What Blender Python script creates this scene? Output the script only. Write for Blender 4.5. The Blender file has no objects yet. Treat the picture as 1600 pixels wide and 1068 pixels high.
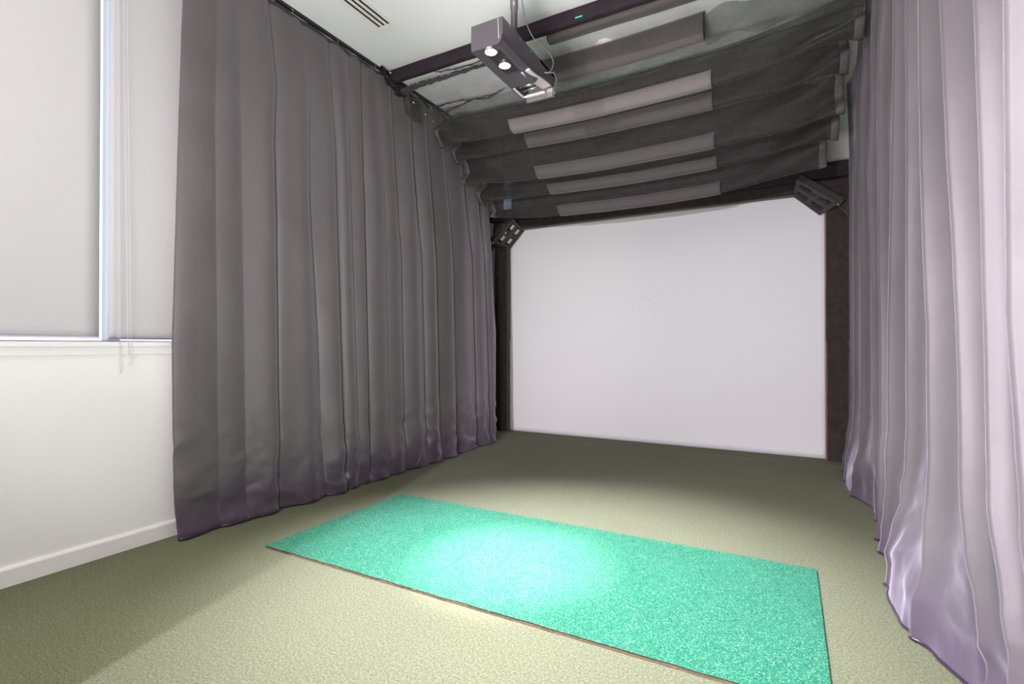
import bpy, bmesh, math, random
from mathutils import Vector, noise, Matrix
random.seed(7)
S = bpy.context.scene
COL = S.collection
PI = math.pi
R = math.radians

# ------------------------------------------------------------------ camera
cam_d = bpy.data.cameras.new('camera')
cam_d.sensor_width = 36.0
cam_d.lens = 795.0 / 1600.0 * 36.0
cam_d.clip_start = 0.02
cam = bpy.data.objects.new('camera', cam_d)
COL.objects.link(cam)
cam.location = (0, 0, 1.15)
cam.rotation_euler = (R(90.35), 0, R(28.6))
S.camera = cam

# ------------------------------------------------------------------ world, view
S.view_settings.view_transform = 'Standard'
S.view_settings.look = 'None'
S.view_settings.gamma = 1
S.view_settings.exposure = 0.0
S.cycles.transparent_max_bounces = 32
S.cycles.max_bounces = 10
S.cycles.diffuse_bounces = 6
W = bpy.data.worlds.new('daylight')
S.world = W
W.use_nodes = True
W.node_tree.nodes['Background'].inputs[0].default_value = (0.93, 0.94, 1.0, 1)
W.node_tree.nodes['Background'].inputs[1].default_value = 2.2


def light(name, kind, loc, energy, color=(1, 1, 1), rot=(0, 0, 0), **kw):
    d = bpy.data.lights.new(name, kind)
    d.energy = energy
    d.color = color
    for k, v in kw.items():
        setattr(d, k, v)
    o = bpy.data.objects.new(name, d)
    COL.objects.link(o)
    o.location = loc
    o.rotation_euler = rot
    return o


# key light added out of view; an added wall edge cuts it on the left
_d = Vector((-0.9, 0.7, 0.0)) - Vector((-1.166, -2.8, 1.75))
light('lobby_lamp', 'SPOT', (-1.166, -2.8, 1.75), 1350, (1.0, 0.955, 1.17), _d.to_track_quat('-Z', 'Y').to_euler(), spot_size=R(96), spot_blend=0.9, shadow_soft_size=0.018)
# unseen fill lights added beside and behind the camera
light('uplight', 'AREA', (-0.6, -0.35, 0.85), 185, (1.0, 0.95, 1.0), (R(155), 0, 0), shape='RECTANGLE', size=1.2, size_y=0.5)  # added to brighten the ceiling
def spot_to(name, loc, target, energy, color, size, blend, soft):
    q = (Vector(target) - Vector(loc)).to_track_quat('-Z', 'Y').to_euler()
    return light(name, 'SPOT', loc, energy, color, q, spot_size=R(size), spot_blend=blend, shadow_soft_size=soft)


light('side_lamp', 'AREA', (-0.9, -0.9, 1.5), 12, (1, 0.97, 0.98), (R(94), 0, 0), shape='RECTANGLE', size=0.9, size_y=0.9)  # added soft fill towards the screen and curtains
spot_to('left_downlight', (-1.5, 0.0, 3.4), (-2.05, 1.15, 0), 460, (1, 0.97, 0.96), 52, 1.0, 0.1)  # added fill for the shaded floor on the left
spot_to('ceiling_spot', (-0.6, -0.35, 0.85), (-1.4, 3.8, 3.6), 330, (1, 0.96, 1.0), 40, 0.9, 0.15)  # added out of view to lighten the ceiling behind the net
spot_to('curtain_lamp', (0.15, -1.6, 1.6), (-3.1, 3.9, 1.6), 420, (1, 0.965, 0.97), 44, 0.9, 0.2)  # unseen spot added to brighten the left curtain
spot_to('downlight', (-0.2, -0.4, 3.4), (0.2, 2.3, 0), 800, (1, 0.97, 1.0), 56, 0.9, 0.1)  # added fill for the floor and curtain on the right


# ------------------------------------------------------------------ materials
def mat(name, color, rough=0.6, spec=0.4, metal=0.0, sheen=0.0, sheen_tint=(1, 1, 1, 1), sheen_rough=0.4):
    m = bpy.data.materials.new(name)
    m.use_nodes = True
    b = m.node_tree.nodes['Principled BSDF']
    b.inputs['Base Color'].default_value = (*color, 1)
    b.inputs['Roughness'].default_value = rough
    b.inputs['Specular IOR Level'].default_value = spec
    b.inputs['Metallic'].default_value = metal
    b.inputs['Sheen Weight'].default_value = sheen
    b.inputs['Sheen Tint'].default_value = sheen_tint
    b.inputs['Sheen Roughness'].default_value = sheen_rough
    return m


def N(m, t, **kw):
    n = m.node_tree.nodes.new(t)
    for k, v in kw.items():
        if k in n.inputs:
            n.inputs[k].default_value = v
        else:
            setattr(n, k, v)
    return n


def L(m, a, b):
    m.node_tree.links.new(a, b)


def bsdf(m):
    return m.node_tree.nodes['Principled BSDF']


def coords(m, scale=(1, 1, 1), space='Object'):
    tc = N(m, 'ShaderNodeTexCoord')
    mp = N(m, 'ShaderNodeMapping')
    mp.inputs['Scale'].default_value = scale
    L(m, tc.outputs[space], mp.inputs['Vector'])
    return mp.outputs['Vector']


def ramp(m, src, stops):
    r = N(m, 'ShaderNodeValToRGB')
    e = r.color_ramp.elements
    while len(e) < len(stops):
        e.new(0.5)
    for i, (p, c) in enumerate(stops):
        e[i].position = p
        e[i].color = (*c, 1) if len(c) == 3 else c
    L(m, src, r.inputs[0])
    return r.outputs[0]


def noise_tex(m, vec, scale, detail=2.0, rough=0.5):
    n = N(m, 'ShaderNodeTexNoise')
    n.inputs['Scale'].default_value = scale
    n.inputs['Detail'].default_value = detail
    n.inputs['Roughness'].default_value = rough
    L(m, vec, n.inputs['Vector'])
    return n


def bump(m, height, strength, dist=0.01):
    b = N(m, 'ShaderNodeBump')
    b.inputs['Strength'].default_value = strength
    b.inputs['Distance'].default_value = dist
    L(m, height, b.inputs['Height'])
    L(m, b.outputs[0], bsdf(m).inputs['Normal'])


def noisy(name, c1, c2, scale, rough=0.7, bstr=0.0, bscale=None, spec=0.3, detail=3, stretch=(1, 1, 1), **kw):
    m = mat(name, c1, rough, spec, **kw)
    v = coords(m, stretch)
    n = noise_tex(m, v, scale, detail)
    L(m, ramp(m, n.outputs['Fac'], [(0.3, c1), (0.7, c2)]), bsdf(m).inputs['Base Color'])
    if bstr:
        nb = noise_tex(m, v, bscale or scale * 4, 2)
        bump(m, nb.outputs['Fac'], bstr)
    return m


M = {}
M['wall'] = noisy('painted_wall', (0.84, 0.825, 0.80), (0.86, 0.845, 0.82), 3, 0.75, 0.03, 300)
M['ceiling'] = noisy('painted_ceiling', (0.80, 0.80, 0.775), (0.82, 0.82, 0.795), 2, 0.9)
M['trim'] = mat('trim_paint', (0.82, 0.80, 0.78), 0.45)
M['metal'] = mat('white_vent_metal', (0.80, 0.79, 0.74), 0.4)
M['slot'] = mat('dark_slot', (0.015, 0.014, 0.014), 0.8)
M['chrome'] = mat('bright_metal', (0.7, 0.7, 0.72), 0.25, metal=1.0)
M['black_metal'] = mat('black_metal', (0.02, 0.018, 0.02), 0.45)
M['grey_plastic'] = mat('grey_casing', (0.052, 0.045, 0.052), 0.35, 0.6)
M['pole'] = mat('painted_pole', (0.10, 0.088, 0.092), 0.4, 0.5)
M['foam_edge'] = noisy('bracket_plastic', (0.03, 0.028, 0.026), (0.055, 0.05, 0.047), 60, 0.5, 0.1)
M['insert'] = mat('pale_insert', (0.55, 0.50, 0.42), 0.6)  # pale colour stands for light in the plate slots
M['cable'] = mat('cable', (0.12, 0.09, 0.11), 0.5)
M['chain'] = mat('bead_chain', (0.62, 0.6, 0.6), 0.4)
M['glass'] = mat('window_glass', (0.9, 0.95, 1.0), 0.05)
bsdf(M['glass']).inputs['Transmission Weight'].default_value = 1.0
bsdf(M['glass']).inputs['IOR'].default_value = 1.02
M['window_frame'] = mat('window_frame', (0.55, 0.55, 0.6), 0.4)
M['detector'] = mat('detector_plastic', (0.85, 0.80, 0.80), 0.4)
M['felt'] = noisy('black_felt', (0.030, 0.023, 0.019), (0.050, 0.040, 0.033), 14, 0.95, 0.25, 500, 0.1, 5, sheen=0.25, sheen_rough=0.5)
M['beam'] = noisy('beam_sleeve', (0.022, 0.016, 0.02), (0.032, 0.024, 0.028), 20, 0.9, 0.15, 400, 0.15)
M['sleeve'] = noisy('grey_sleeve_fabric', (0.080, 0.070, 0.065), (0.11, 0.098, 0.092), 120, 0.85, 0.2, 700, 0.2, 3, sheen=0.3)
M['sleeve_light'] = noisy('pale_sleeve_fabric', (0.15, 0.132, 0.124), (0.19, 0.168, 0.158), 120, 0.85, 0.2, 700, 0.2, 3, sheen=0.3)  # same fabric as the other sleeves, lamp light put into the colour
M['cord'] = mat('black_cord', (0.01, 0.009, 0.01), 0.8)

# impact screen: tight white weave with a few ball marks
m = M['screen'] = mat('screen_cloth', (0.74, 0.72, 0.69), 0.8, 0.1)
v = coords(m)
vd = N(m, 'ShaderNodeVectorMath', operation='DISTANCE')
L(m, v, vd.inputs[0])
vd.inputs[1].default_value = (-1.48, 6.05, 1.62)
sp = noise_tex(m, v, 60, 4, 0.8)
near = N(m, 'ShaderNodeMapRange')
near.inputs['From Min'].default_value = 0.38
near.inputs['From Max'].default_value = 0.03
L(m, vd.outputs['Value'], near.inputs['Value'])
spot = N(m, 'ShaderNodeMapRange')
spot.inputs['From Min'].default_value = 0.56
spot.inputs['From Max'].default_value = 0.72
L(m, sp.outputs['Fac'], spot.inputs['Value'])
mu = N(m, 'ShaderNodeMath', operation='MULTIPLY')
L(m, near.outputs[0], mu.inputs[0])
L(m, spot.outputs[0], mu.inputs[1])
mx = N(m, 'ShaderNodeMix', data_type='RGBA')
L(m, mu.outputs[0], mx.inputs[0])
mx.inputs[6].default_value = (0.74, 0.72, 0.69, 1)
mx.inputs[7].default_value = (0.42, 0.41, 0.40, 1)
L(m, mx.outputs[2], bsdf(m).inputs['Base Color'])

# green carpet turf
m = M['turf'] = mat('green_turf', (0.2, 0.25, 0.1), 0.95, 0.1, sheen=0.06, sheen_rough=0.5, sheen_tint=(1, 0.95, 0.9, 1))
v = coords(m)
n1 = noise_tex(m, v, 330, 3, 0.85)
n2 = noise_tex(m, v, 1.3, 3)
n3 = noise_tex(m, v, 110, 3, 0.7)
mixn = N(m, 'ShaderNodeMix', data_type='FLOAT')
mixn.inputs[0].default_value = 0.35
L(m, n1.outputs['Fac'], mixn.inputs[2])
L(m, n3.outputs['Fac'], mixn.inputs[3])
c1 = ramp(m, mixn.outputs[0], [(0.36, (0.044, 0.056, 0.019)), (0.5, (0.098, 0.110, 0.054)), (0.64, (0.26, 0.26, 0.19))])
hs = N(m, 'ShaderNodeHueSaturation')
L(m, c1, hs.inputs['Color'])
mr = N(m, 'ShaderNodeMapRange')
mr.inputs['To Min'].default_value = 0.88
mr.inputs['To Max'].default_value = 1.12
L(m, n2.outputs['Fac'], mr.inputs['Value'])
L(m, mr.outputs[0], hs.inputs['Value'])
L(m, hs.outputs[0], bsdf(m).inputs['Base Color'])
bump(m, n1.outputs['Fac'], 0.5, 0.006)

# teal hitting turf
m = M['mat'] = mat('teal_turf', (0.02, 0.4, 0.25), 0.85, 0.2, sheen=0.05, sheen_rough=0.4)
v = coords(m)
n1 = noise_tex(m, v, 190, 3, 0.85)
n2 = noise_tex(m, v, 2.2, 3)
c1 = ramp(m, n1.outputs['Fac'], [(0.38, (0.001, 0.060, 0.030)), (0.5, (0.004, 0.125, 0.060)), (0.58, (0.028, 0.175, 0.092)), (0.67, (0.29, 0.38, 0.28))])
mr = N(m, 'ShaderNodeMapRange')
mr.inputs['To Min'].default_value = 0.85
mr.inputs['To Max'].default_value = 1.15
L(m, n2.outputs['Fac'], mr.inputs['Value'])
hs = N(m, 'ShaderNodeHueSaturation')
L(m, c1, hs.inputs['Color'])
L(m, mr.outputs[0], hs.inputs['Value'])
L(m, hs.outputs[0], bsdf(m).inputs['Base Color'])
bump(m, n1.outputs['Fac'], 0.6, 0.006)
M['mat_edge'] = noisy('turf_backing', (0.12, 0.08, 0.05), (0.20, 0.13, 0.08), 90, 0.9)

# black-out velvet of the two curtains
def velvet(name, c1, c2, sheen, spec=0.35, rough=0.5, tint=(0.93, 0.88, 1.0, 1)):
    m = mat(name, c1, rough, spec, sheen=sheen, sheen_tint=tint, sheen_rough=0.45)
    v = coords(m, (1, 1, 1))
    n = noise_tex(m, v, 2.5, 5, 0.6)
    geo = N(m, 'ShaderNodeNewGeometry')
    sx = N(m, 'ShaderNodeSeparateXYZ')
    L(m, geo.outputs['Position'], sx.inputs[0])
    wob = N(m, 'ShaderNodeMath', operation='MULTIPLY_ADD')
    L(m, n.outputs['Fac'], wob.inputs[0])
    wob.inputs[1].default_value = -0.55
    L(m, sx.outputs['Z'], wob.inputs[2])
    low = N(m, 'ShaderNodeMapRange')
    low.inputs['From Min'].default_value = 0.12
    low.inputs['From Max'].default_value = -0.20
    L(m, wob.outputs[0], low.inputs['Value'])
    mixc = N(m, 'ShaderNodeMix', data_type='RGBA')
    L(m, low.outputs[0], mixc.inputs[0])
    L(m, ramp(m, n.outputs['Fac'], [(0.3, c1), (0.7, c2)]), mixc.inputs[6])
    mixc.inputs[7].default_value = (c1[0] * 0.72, c1[1] * 0.60, c1[2] * 0.82, 1)  # purple shade tone near the floor, put into the cloth colour
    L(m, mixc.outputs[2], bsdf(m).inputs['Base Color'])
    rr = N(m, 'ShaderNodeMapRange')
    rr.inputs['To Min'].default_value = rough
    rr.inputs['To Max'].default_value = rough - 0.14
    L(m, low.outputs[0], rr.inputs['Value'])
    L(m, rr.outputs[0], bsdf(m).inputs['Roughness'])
    w = noise_tex(m, v, 900, 1)
    w2 = noise_tex(m, coords(m, (1, 1, 0.7)), 7, 3, 0.6)
    ad = N(m, 'ShaderNodeMath', operation='MULTIPLY_ADD')
    L(m, w.outputs['Fac'], ad.inputs[0])
    ad.inputs[1].default_value = 0.06
    L(m, w2.outputs['Fac'], ad.inputs[2])
    bump(m, ad.outputs[0], 0.25, 0.012)
    return m


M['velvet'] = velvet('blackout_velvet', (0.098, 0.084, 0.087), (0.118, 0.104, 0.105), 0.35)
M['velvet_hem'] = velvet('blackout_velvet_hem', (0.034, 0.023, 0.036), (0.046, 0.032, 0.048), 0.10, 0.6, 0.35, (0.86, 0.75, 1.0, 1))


def net_material(name, color, cover, pitch=0.011):
    """knitted net: holes between strands let the view through"""
    m = mat(name, color, 0.7, 0.3, sheen=0.2)
    v = coords(m, (1, 1, 1), 'UV')
    w1 = N(m, 'ShaderNodeTexWave', wave_type='BANDS', bands_direction='X')
    w2 = N(m, 'ShaderNodeTexWave', wave_type='BANDS', bands_direction='Y')
    for w in (w1, w2):
        w.inputs['Scale'].default_value = 0.314 / pitch / 1.0
        w.inputs['Distortion'].default_value = 0.0
        L(m, v, w.inputs['Vector'])
    mxx = N(m, 'ShaderNodeMath', operation='MULTIPLY')
    L(m, w1.outputs['Fac'], mxx.inputs[0])
    L(m, w2.outputs['Fac'], mxx.inputs[1])
    nn = noise_tex(m, v, 5, 4, 0.7)
    a = N(m, 'ShaderNodeMapRange')
    a.inputs['From Min'].default_value = 0.0
    a.inputs['From Max'].default_value = 0.5
    a.inputs['To Min'].default_value = min(1, cover + 0.18)
    a.inputs['To Max'].default_value = max(0, cover - 0.22)
    L(m, mxx.outputs[0], a.inputs['Value'])
    b = N(m, 'ShaderNodeMapRange')
    b.inputs['From Min'].default_value = 0.3
    b.inputs['From Max'].default_value = 0.7
    b.inputs['To Min'].default_value = -0.10
    b.inputs['To Max'].default_value = 0.10
    L(m, nn.outputs['Fac'], b.inputs['Value'])
    ad = N(m, 'ShaderNodeMath', operation='ADD', use_clamp=True)
    L(m, a.outputs[0], ad.inputs[0])
    L(m, b.outputs[0], ad.inputs[1])
    L(m, ad.outputs[0], bsdf(m).inputs['Alpha'])
    return m


M['net'] = net_material('black_net', (0.042, 0.036, 0.034), 0.66)
M['net_thin'] = net_material('black_thin_net', (0.050, 0.047, 0.047), 0.09)
M['net_mid'] = net_material('black_loose_net', (0.06, 0.062, 0.058), 0.33)
M['net_edge'] = noisy('net_binding', (0.085, 0.074, 0.068), (0.11, 0.096, 0.088), 40, 0.85, 0.1)

m = M['blind'] = mat('roller_blind_cloth', (0.64, 0.625, 0.615), 0.8, 0.1)
tr = N(m, 'ShaderNodeBsdfTranslucent')
tr.inputs['Color'].default_value = (0.62, 0.60, 0.62, 1)
ms = N(m, 'ShaderNodeMixShader')
ms.inputs[0].default_value = 0.25
L(m, bsdf(m).outputs[0], ms.inputs[1])
L(m, tr.outputs[0], ms.inputs[2])
L(m, ms.outputs[0], m.node_tree.nodes['Material Output'].inputs[0])
M['blind_bar'] = mat('blind_bottom_bar', (0.20, 0.18, 0.26), 0.4)
M['blind_bar_white'] = mat('blind_bottom_bar_pale', (0.55, 0.53, 0.62), 0.4)

m = M['lamp'] = mat('lamp_glow', (1, 1, 1), 0.3)
bsdf(m).inputs['Emission Color'].default_value = (1.0, 0.93, 1.0, 1)
bsdf(m).inputs['Emission Strength'].default_value = 30
m = M['led'] = mat('green_light_dots', (0.1, 0.6, 0.5), 0.3)  # glow stands for a reflection on the sleeve
bsdf(m).inputs['Emission Color'].default_value = (0.1, 0.75, 0.6, 1)
bsdf(m).inputs['Emission Strength'].default_value = 0.8


# ------------------------------------------------------------------ mesh helpers
class MB:
    def __init__(self):
        self.v, self.f, self.uv = [], [], {}

    def box(self, a, b):
        x0, y0, z0 = a
        x1, y1, z1 = b
        return self.hexa([(x0, y0, z0), (x1, y0, z0), (x1, y1, z0), (x0, y1, z0), (x0, y0, z1), (x1, y0, z1), (x1, y1, z1), (x0, y1, z1)])

    def hexa(self, p):
        n = len(self.v)
        self.v += [tuple(q) for q in p]
        for q in ((3, 2, 1, 0), (4, 5, 6, 7), (0, 1, 5, 4), (1, 2, 6, 5), (2, 3, 7, 6), (3, 0, 4, 7)):
            self.f.append(tuple(n + i for i in q))
        return self

    def tube(self, pts, r, seg=12, cap=True, sx=1.0, sy=1.0):
        """tube along a polyline; r a number or a list"""
        P = [Vector(p) for p in pts]
        n0 = len(self.v)
        up = Vector((0, 0, 1))
        for i, p in enumerate(P):
            t = (P[min(i + 1, len(P) - 1)] - P[max(i - 1, 0)]).normalized()
            a = t.cross(up)
            if a.length < 1e-4:
                a = t.cross(Vector((0, 1, 0)))
            a.normalize()
            b = a.cross(t).normalized()
            rr = r[i] if isinstance(r, (list, tuple)) else r
            for k in range(seg):
                an = 2 * PI * k / seg
                self.v.append(tuple(p + a * (math.cos(an) * rr * sx) + b * (math.sin(an) * rr * sy)))
        for i in range(len(P) - 1):
            for k in range(seg):
                a0 = n0 + i * seg + k
                a1 = n0 + i * seg + (k + 1) % seg
                self.f.append((a0, a1, a1 + seg, a0 + seg))
        if cap:
            self.f.append(tuple(n0 + k for k in reversed(range(seg))))
            e = n0 + (len(P) - 1) * seg
            self.f.append(tuple(e + k for k in range(seg)))
        return self

    def grid(self, fn, nu, nv, uvfn=None):
        n0 = len(self.v)
        for j in range(nv + 1):
            for i in range(nu + 1):
                u, w = i / nu, j / nv
                self.v.append(tuple(fn(u, w)))
                if uvfn:
                    self.uv[len(self.v) - 1] = uvfn(u, w)
        for j in range(nv):
            for i in range(nu):
                a = n0 + j * (nu + 1) + i
                self.f.append((a, a + 1, a + nu + 2, a + nu + 1))
        return self

    def build(self, name, material, parent=None, smooth=False, bevel=0, solid=0, loc=None):
        me = bpy.data.meshes.new(name)
        off = Vector(loc) if loc is not None else (Vector(parent.location) if parent else Vector((0, 0, 0)))
        if parent and parent.parent:
            off = off + Vector(parent.parent.location)
        me.from_pydata([tuple(Vector(q) - off) for q in self.v], [], self.f)
        if self.uv:
            ul = me.uv_layers.new(name='UVMap')
            for lp in me.loops:
                ul.data[lp.index].uv = self.uv.get(lp.vertex_index, (0, 0))
        me.materials.append(material)
        me.update()
        if smooth:
            for p in me.polygons:
                p.use_smooth = True
        o = bpy.data.objects.new(name, me)
        COL.objects.link(o)
        if parent:
            o.parent = parent
        else:
            o.location = off
        if bevel:
            md = o.modifiers.new('bevel', 'BEVEL')
            md.width = bevel
            md.segments = 2
            md.limit_method = 'ANGLE'
        if solid:
            md = o.modifiers.new('solid', 'SOLIDIFY')
            md.thickness = solid
            md.offset = 0
        return o


def tag(o, label, cat, group=None, kind=None):
    if label:
        o['label'] = label
    if cat:
        o['category'] = cat
    if group:
        o['group'] = group
    if kind:
        o['kind'] = kind
    return o


def thing(name, label, cat, loc, group=None):
    o = bpy.data.objects.new(name, None)
    o.empty_display_size = 0.1
    COL.objects.link(o)
    o.location = loc
    return tag(o, label, cat, group)


def struct(o, label=None):
    o['kind'] = 'structure'
    if label:
        o['label'] = label
    return o


def bx(a, b):
    return MB().box(a, b)


def lerp(a, b, t):
    return a + (b - a) * t


def interp(tab, x):
    if x <= tab[0][0]:
        return tab[0][1]
    for (x0, y0), (x1, y1) in zip(tab, tab[1:]):
        if x <= x1:
            return lerp(y0, y1, (x - x0) / (x1 - x0))
    return tab[-1][1]


def smooth(t):
    t = max(0.0, min(1.0, t))
    return t * t * (3 - 2 * t)


def fbm(x, y, z, o=3):
    s, a = 0, 1
    for _ in range(o):
        s += a * noise.noise(Vector((x, y, z)))
        x, y, z, a = x * 2.1, y * 2.1, z * 2.1, a * 0.5
    return s


CEIL = 3.60
# ------------------------------------------------------------------ room shell
def floor_fn(u, w):
    x = lerp(-4.1, 2.6, u)
    y = lerp(-5.2, 6.4, w)
    z = 0.0
    if y > 4.8:
        z = 0.012 * math.exp(-((y - 5.72 - 0.03 * math.sin(x * 1.3)) / 0.07) ** 2)
    return (x, y, z)


struct(MB().grid(floor_fn, 60, 460).build('floor', M['turf'], smooth=True), 'olive green short-pile turf carpet floor')
mb = MB().box((-4.1, -5.2, CEIL), (2.6, 6.4, CEIL + 0.1))
struct(mb.build('ceiling', M['ceiling']), 'flat white painted ceiling')

mb = MB()
mb.box((-3.48, -1.1, 0), (-3.28, 2.3, 1.142))            # below the window
mb.box((-3.48, -1.1, 1.142), (-3.28, -0.6, CEIL))        # behind the camera
mb.box((-3.48, -0.6, 3.50), (-3.28, 2.3, CEIL))          # head
mb.box((-3.48, 2.05, 1.142), (-3.28, 2.3, 3.50))
mb.box((-3.95, 2.3, 0), (-3.28, 2.34, CEIL))             # return hidden by the curtain
mb.box((-3.95, 2.34, 0), (-3.85, 6.35, CEIL))
struct(mb.build('wall_left', M['wall']), 'off-white wall under the window')
struct(bx((-3.85, 6.25, 0), (1.05, 6.35, CEIL)).build('wall_back', M['wall']), 'white wall behind the impact screen')
struct(bx((0.95, -1.6, 0), (1.05, 6.25, CEIL)).build('wall_right', M['wall']))
struct(bx((-3.48, -1.10, 0), (-1.64, -1.00, CEIL)).build('wall_front', M['wall']))  # unseen wall end added to cast the shadow edge on the left floor
mb = MB()
mb.box((-4.1, -5.2, 0), (2.6, -5.1, CEIL))
mb.box((-4.1, -5.1, 0), (-4.0, -1.0, CEIL))
mb.box((2.5, -5.1, 0), (2.6, -1.6, CEIL))
mb.box((1.05, -1.6, 0), (2.6, -1.5, CEIL))
mb.box((-4.0, -1.1, 0), (-3.48, -1.0, CEIL))
struct(mb.build('wall_lobby', M['wall']))
# baseboard with a rounded top edge
mb = MB()
prof = [(0, 0), (0.014, 0), (0.014, 0.080), (0.009, 0.092), (0, 0.092)]
n0 = 0
for yy in (-1.0, 2.28):
    for (dx, z) in prof:
        mb.v.append((-3.28 + dx, yy, z))
for k in range(5):
    a, b = k, (k + 1) % 5
    mb.f.append((a, b, b + 5, a + 5))
mb.f += [(4, 3, 2, 1, 0), (5, 6, 7, 8, 9)]
struct(mb.build('baseboard_left', M['trim']), 'white baseboard along the left wall')
# window sill and apron
mb = MB().box((-3.46, -0.62, 1.142), (-3.245, 2.2, 1.168))
struct(mb.build('trim_1', M['trim'], bevel=0.003), 'white window sill board')
struct(bx((-3.28, -0.62, 1.098), (-3.262, 2.2, 1.142)).build('trim_2', M['trim'], bevel=0.002), 'white apron board under the sill')

# window_1: frame, mullions, panes
win = struct(bx((-3.475, -0.6, 1.168), (-3.41, 2.05, 1.176)).box((-3.475, -0.6, 3.45), (-3.41, 2.05, 3.50))
             .box((-3.475, -0.6, 1.176), (-3.41, -0.55, 3.45)).box((-3.475, 2.0, 1.176), (-3.41, 2.05, 3.45)).build('window_1', M['window_frame']), 'tall window behind the white roller blinds')
bx((-3.47, 1.437, 1.176), (-3.40, 1.50, 3.45)).build('mullion', M['window_frame'], win)
bx((-3.47, 0.38, 1.176), (-3.41, 0.43, 3.45)).build('mullion', M['window_frame'], win)
bx((-3.445, -0.55, 1.176), (-3.440, 2.0, 3.45)).build('pane', M['glass'], win)

# roller blinds
def blind(y0, y1, zb0, zb1, x, label, barm):
    t = thing('roller_blind', label, 'blind', (x, (y0 + y1) / 2, 1.18), 'white roller blinds on the window')

    def fn(u, w):
        yy = lerp(y0, y1, u)
        zz = lerp(lerp(zb0, zb1, u), 3.47, w)
        return (x + 0.0015 * math.sin(yy * 9 + 1) * (1 - w) + 0.0012 * math.sin(zz * 3), yy, zz)
    MB().grid(fn, 24, 40).build('cloth', M['blind'], t, smooth=True, solid=0.001)
    h = 0.009
    MB().hexa([(x - 0.008, y0, zb0 - h), (x + 0.008, y0, zb0 - h), (x + 0.008, y1, zb1 - h), (x - 0.008, y1, zb1 - h),
               (x - 0.008, y0, zb0), (x + 0.008, y0, zb0), (x + 0.008, y1, zb1), (x - 0.008, y1, zb1)]).build('bottom_bar', barm, t)
    MB().tube([(x - 0.02, y0, 3.47), (x - 0.02, y1, 3.47)], 0.02, 16).build('roller', M['trim'], t, smooth=True)
    return t


blind(-0.4, 1.362, 1.206, 1.196, -3.315, 'wide white roller blind left of the bright window gap', M['blind_bar_white'])
blind(1.400, 2.02, 1.192, 1.190, -3.300, 'white roller blind between the bright gap and the dark curtain', M['blind_bar'])


def bead_chain(name, pts, label):
    t = thing(name, label, 'blind chain', pts[0], 'bead chains of the roller blinds')
    # thin cord loop with beads
    mb = MB().tube(pts, 0.0009, 5)
    mb.build('cord', M['chain'], t)
    mb = MB()
    # beads along the loop as small octahedra
    P = [Vector(p) for p in pts]
    for a, b in zip(P, P[1:]):
        d = (b - a).length
        k = max(1, int(d / 0.009))
        for i in range(k):
            c = a.lerp(b, i / k)
            r = 0.0020
            n = len(mb.v)
            mb.v += [tuple(c + Vector(q) * r) for q in ((1, 0, 0), (-1, 0, 0), (0, 1, 0), (0, -1, 0), (0, 0, 1), (0, 0, -1))]
            for q in ((0, 2, 4), (2, 1, 4), (1, 3, 4), (3, 0, 4), (2, 0, 5), (1, 2, 5), (3, 1, 5), (0, 3, 5)):
                mb.f.append(tuple(n + i2 for i2 in q))
    o = mb.build('beads', M['chain'], t, smooth=True)
    o['kind'] = 'stuff'
    return t


def loop_pts(x, ya, yb, z0, z1, lean):
    pts = []
    for i in range(13):
        w = i / 12
        pts.append((x, lerp(ya, ya + lean, w), lerp(z1, z0 + 0.02, w)))
    for i in range(1, 8):
        a = PI * i / 8
        c = (ya + lean + yb + lean * 1.0) / 2
        rr = (yb - ya) / 2
        pts.append((x, c - rr * math.cos(a), z0 + 0.02 - 0.02 * math.sin(a)))
    for i in range(13):
        w = i / 12
        pts.append((x, lerp(yb + lean, yb - 0.0, w), lerp(z0 + 0.02, z1, w)))
    return pts


bead_chain('bead_chain', loop_pts(-3.238, 1.432, 1.448, 1.035, 3.46, 0.035), 'bead chain loop hanging in front of the sill, nearer the dark curtain')
bead_chain('bead_chain', loop_pts(-3.240, 1.405, 1.413, 0.99, 3.46, 0.018), 'faint bead chain loop hanging lower, nearest the bright window gap')

# glowing strip standing in for leaked daylight above the screen's left corner
streak = struct(bx((-3.56, 6.235, 2.2), (-3.535, 6.25, 3.45)).box((-3.41, 6.235, 2.2), (-3.385, 6.25, 3.45)).build('window_2', M['window_frame']), 'narrow pale window strip seen through the net')
streak_m = mat('frosted_pane', (0.5, 0.56, 0.75), 0.6)
bsdf(streak_m).inputs['Emission Color'].default_value = (0.62, 0.72, 1.0, 1)
bsdf(streak_m).inputs['Emission Strength'].default_value = 1.0
bx((-3.535, 6.24, 2.2), (-3.41, 6.249, 3.45)).build('pane', streak_m, streak)  # glowing face of the strip, stands in for leaked daylight


# ------------------------------------------------------------------ curtains
F_PX = 795.0
_yaw, _p = R(28.6), R(0.35)
_F = Vector((-math.sin(_yaw) * math.cos(_p), math.cos(_yaw) * math.cos(_p), math.sin(_p)))
_R = Vector((math.cos(_yaw), math.sin(_yaw), 0))
_U = _R.cross(_F)


def on_plane(px, py, X):
    """reading of the photo: the point of the vertical plane x = X seen at this pixel"""
    d = _F + _R * ((px - 800) / F_PX) - _U * ((py - 534) / F_PX)
    t = X / d.x
    return d.y * t, 1.15 + d.z * t


def fold_lines(lines, X):
    out = []
    for ln in lines:
        tab = []
        for px, py in ln:
            y, z = on_plane(px, py, X)
            tab.append((z, y))
        tab.sort()
        out.append(tab)
    return out


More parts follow.
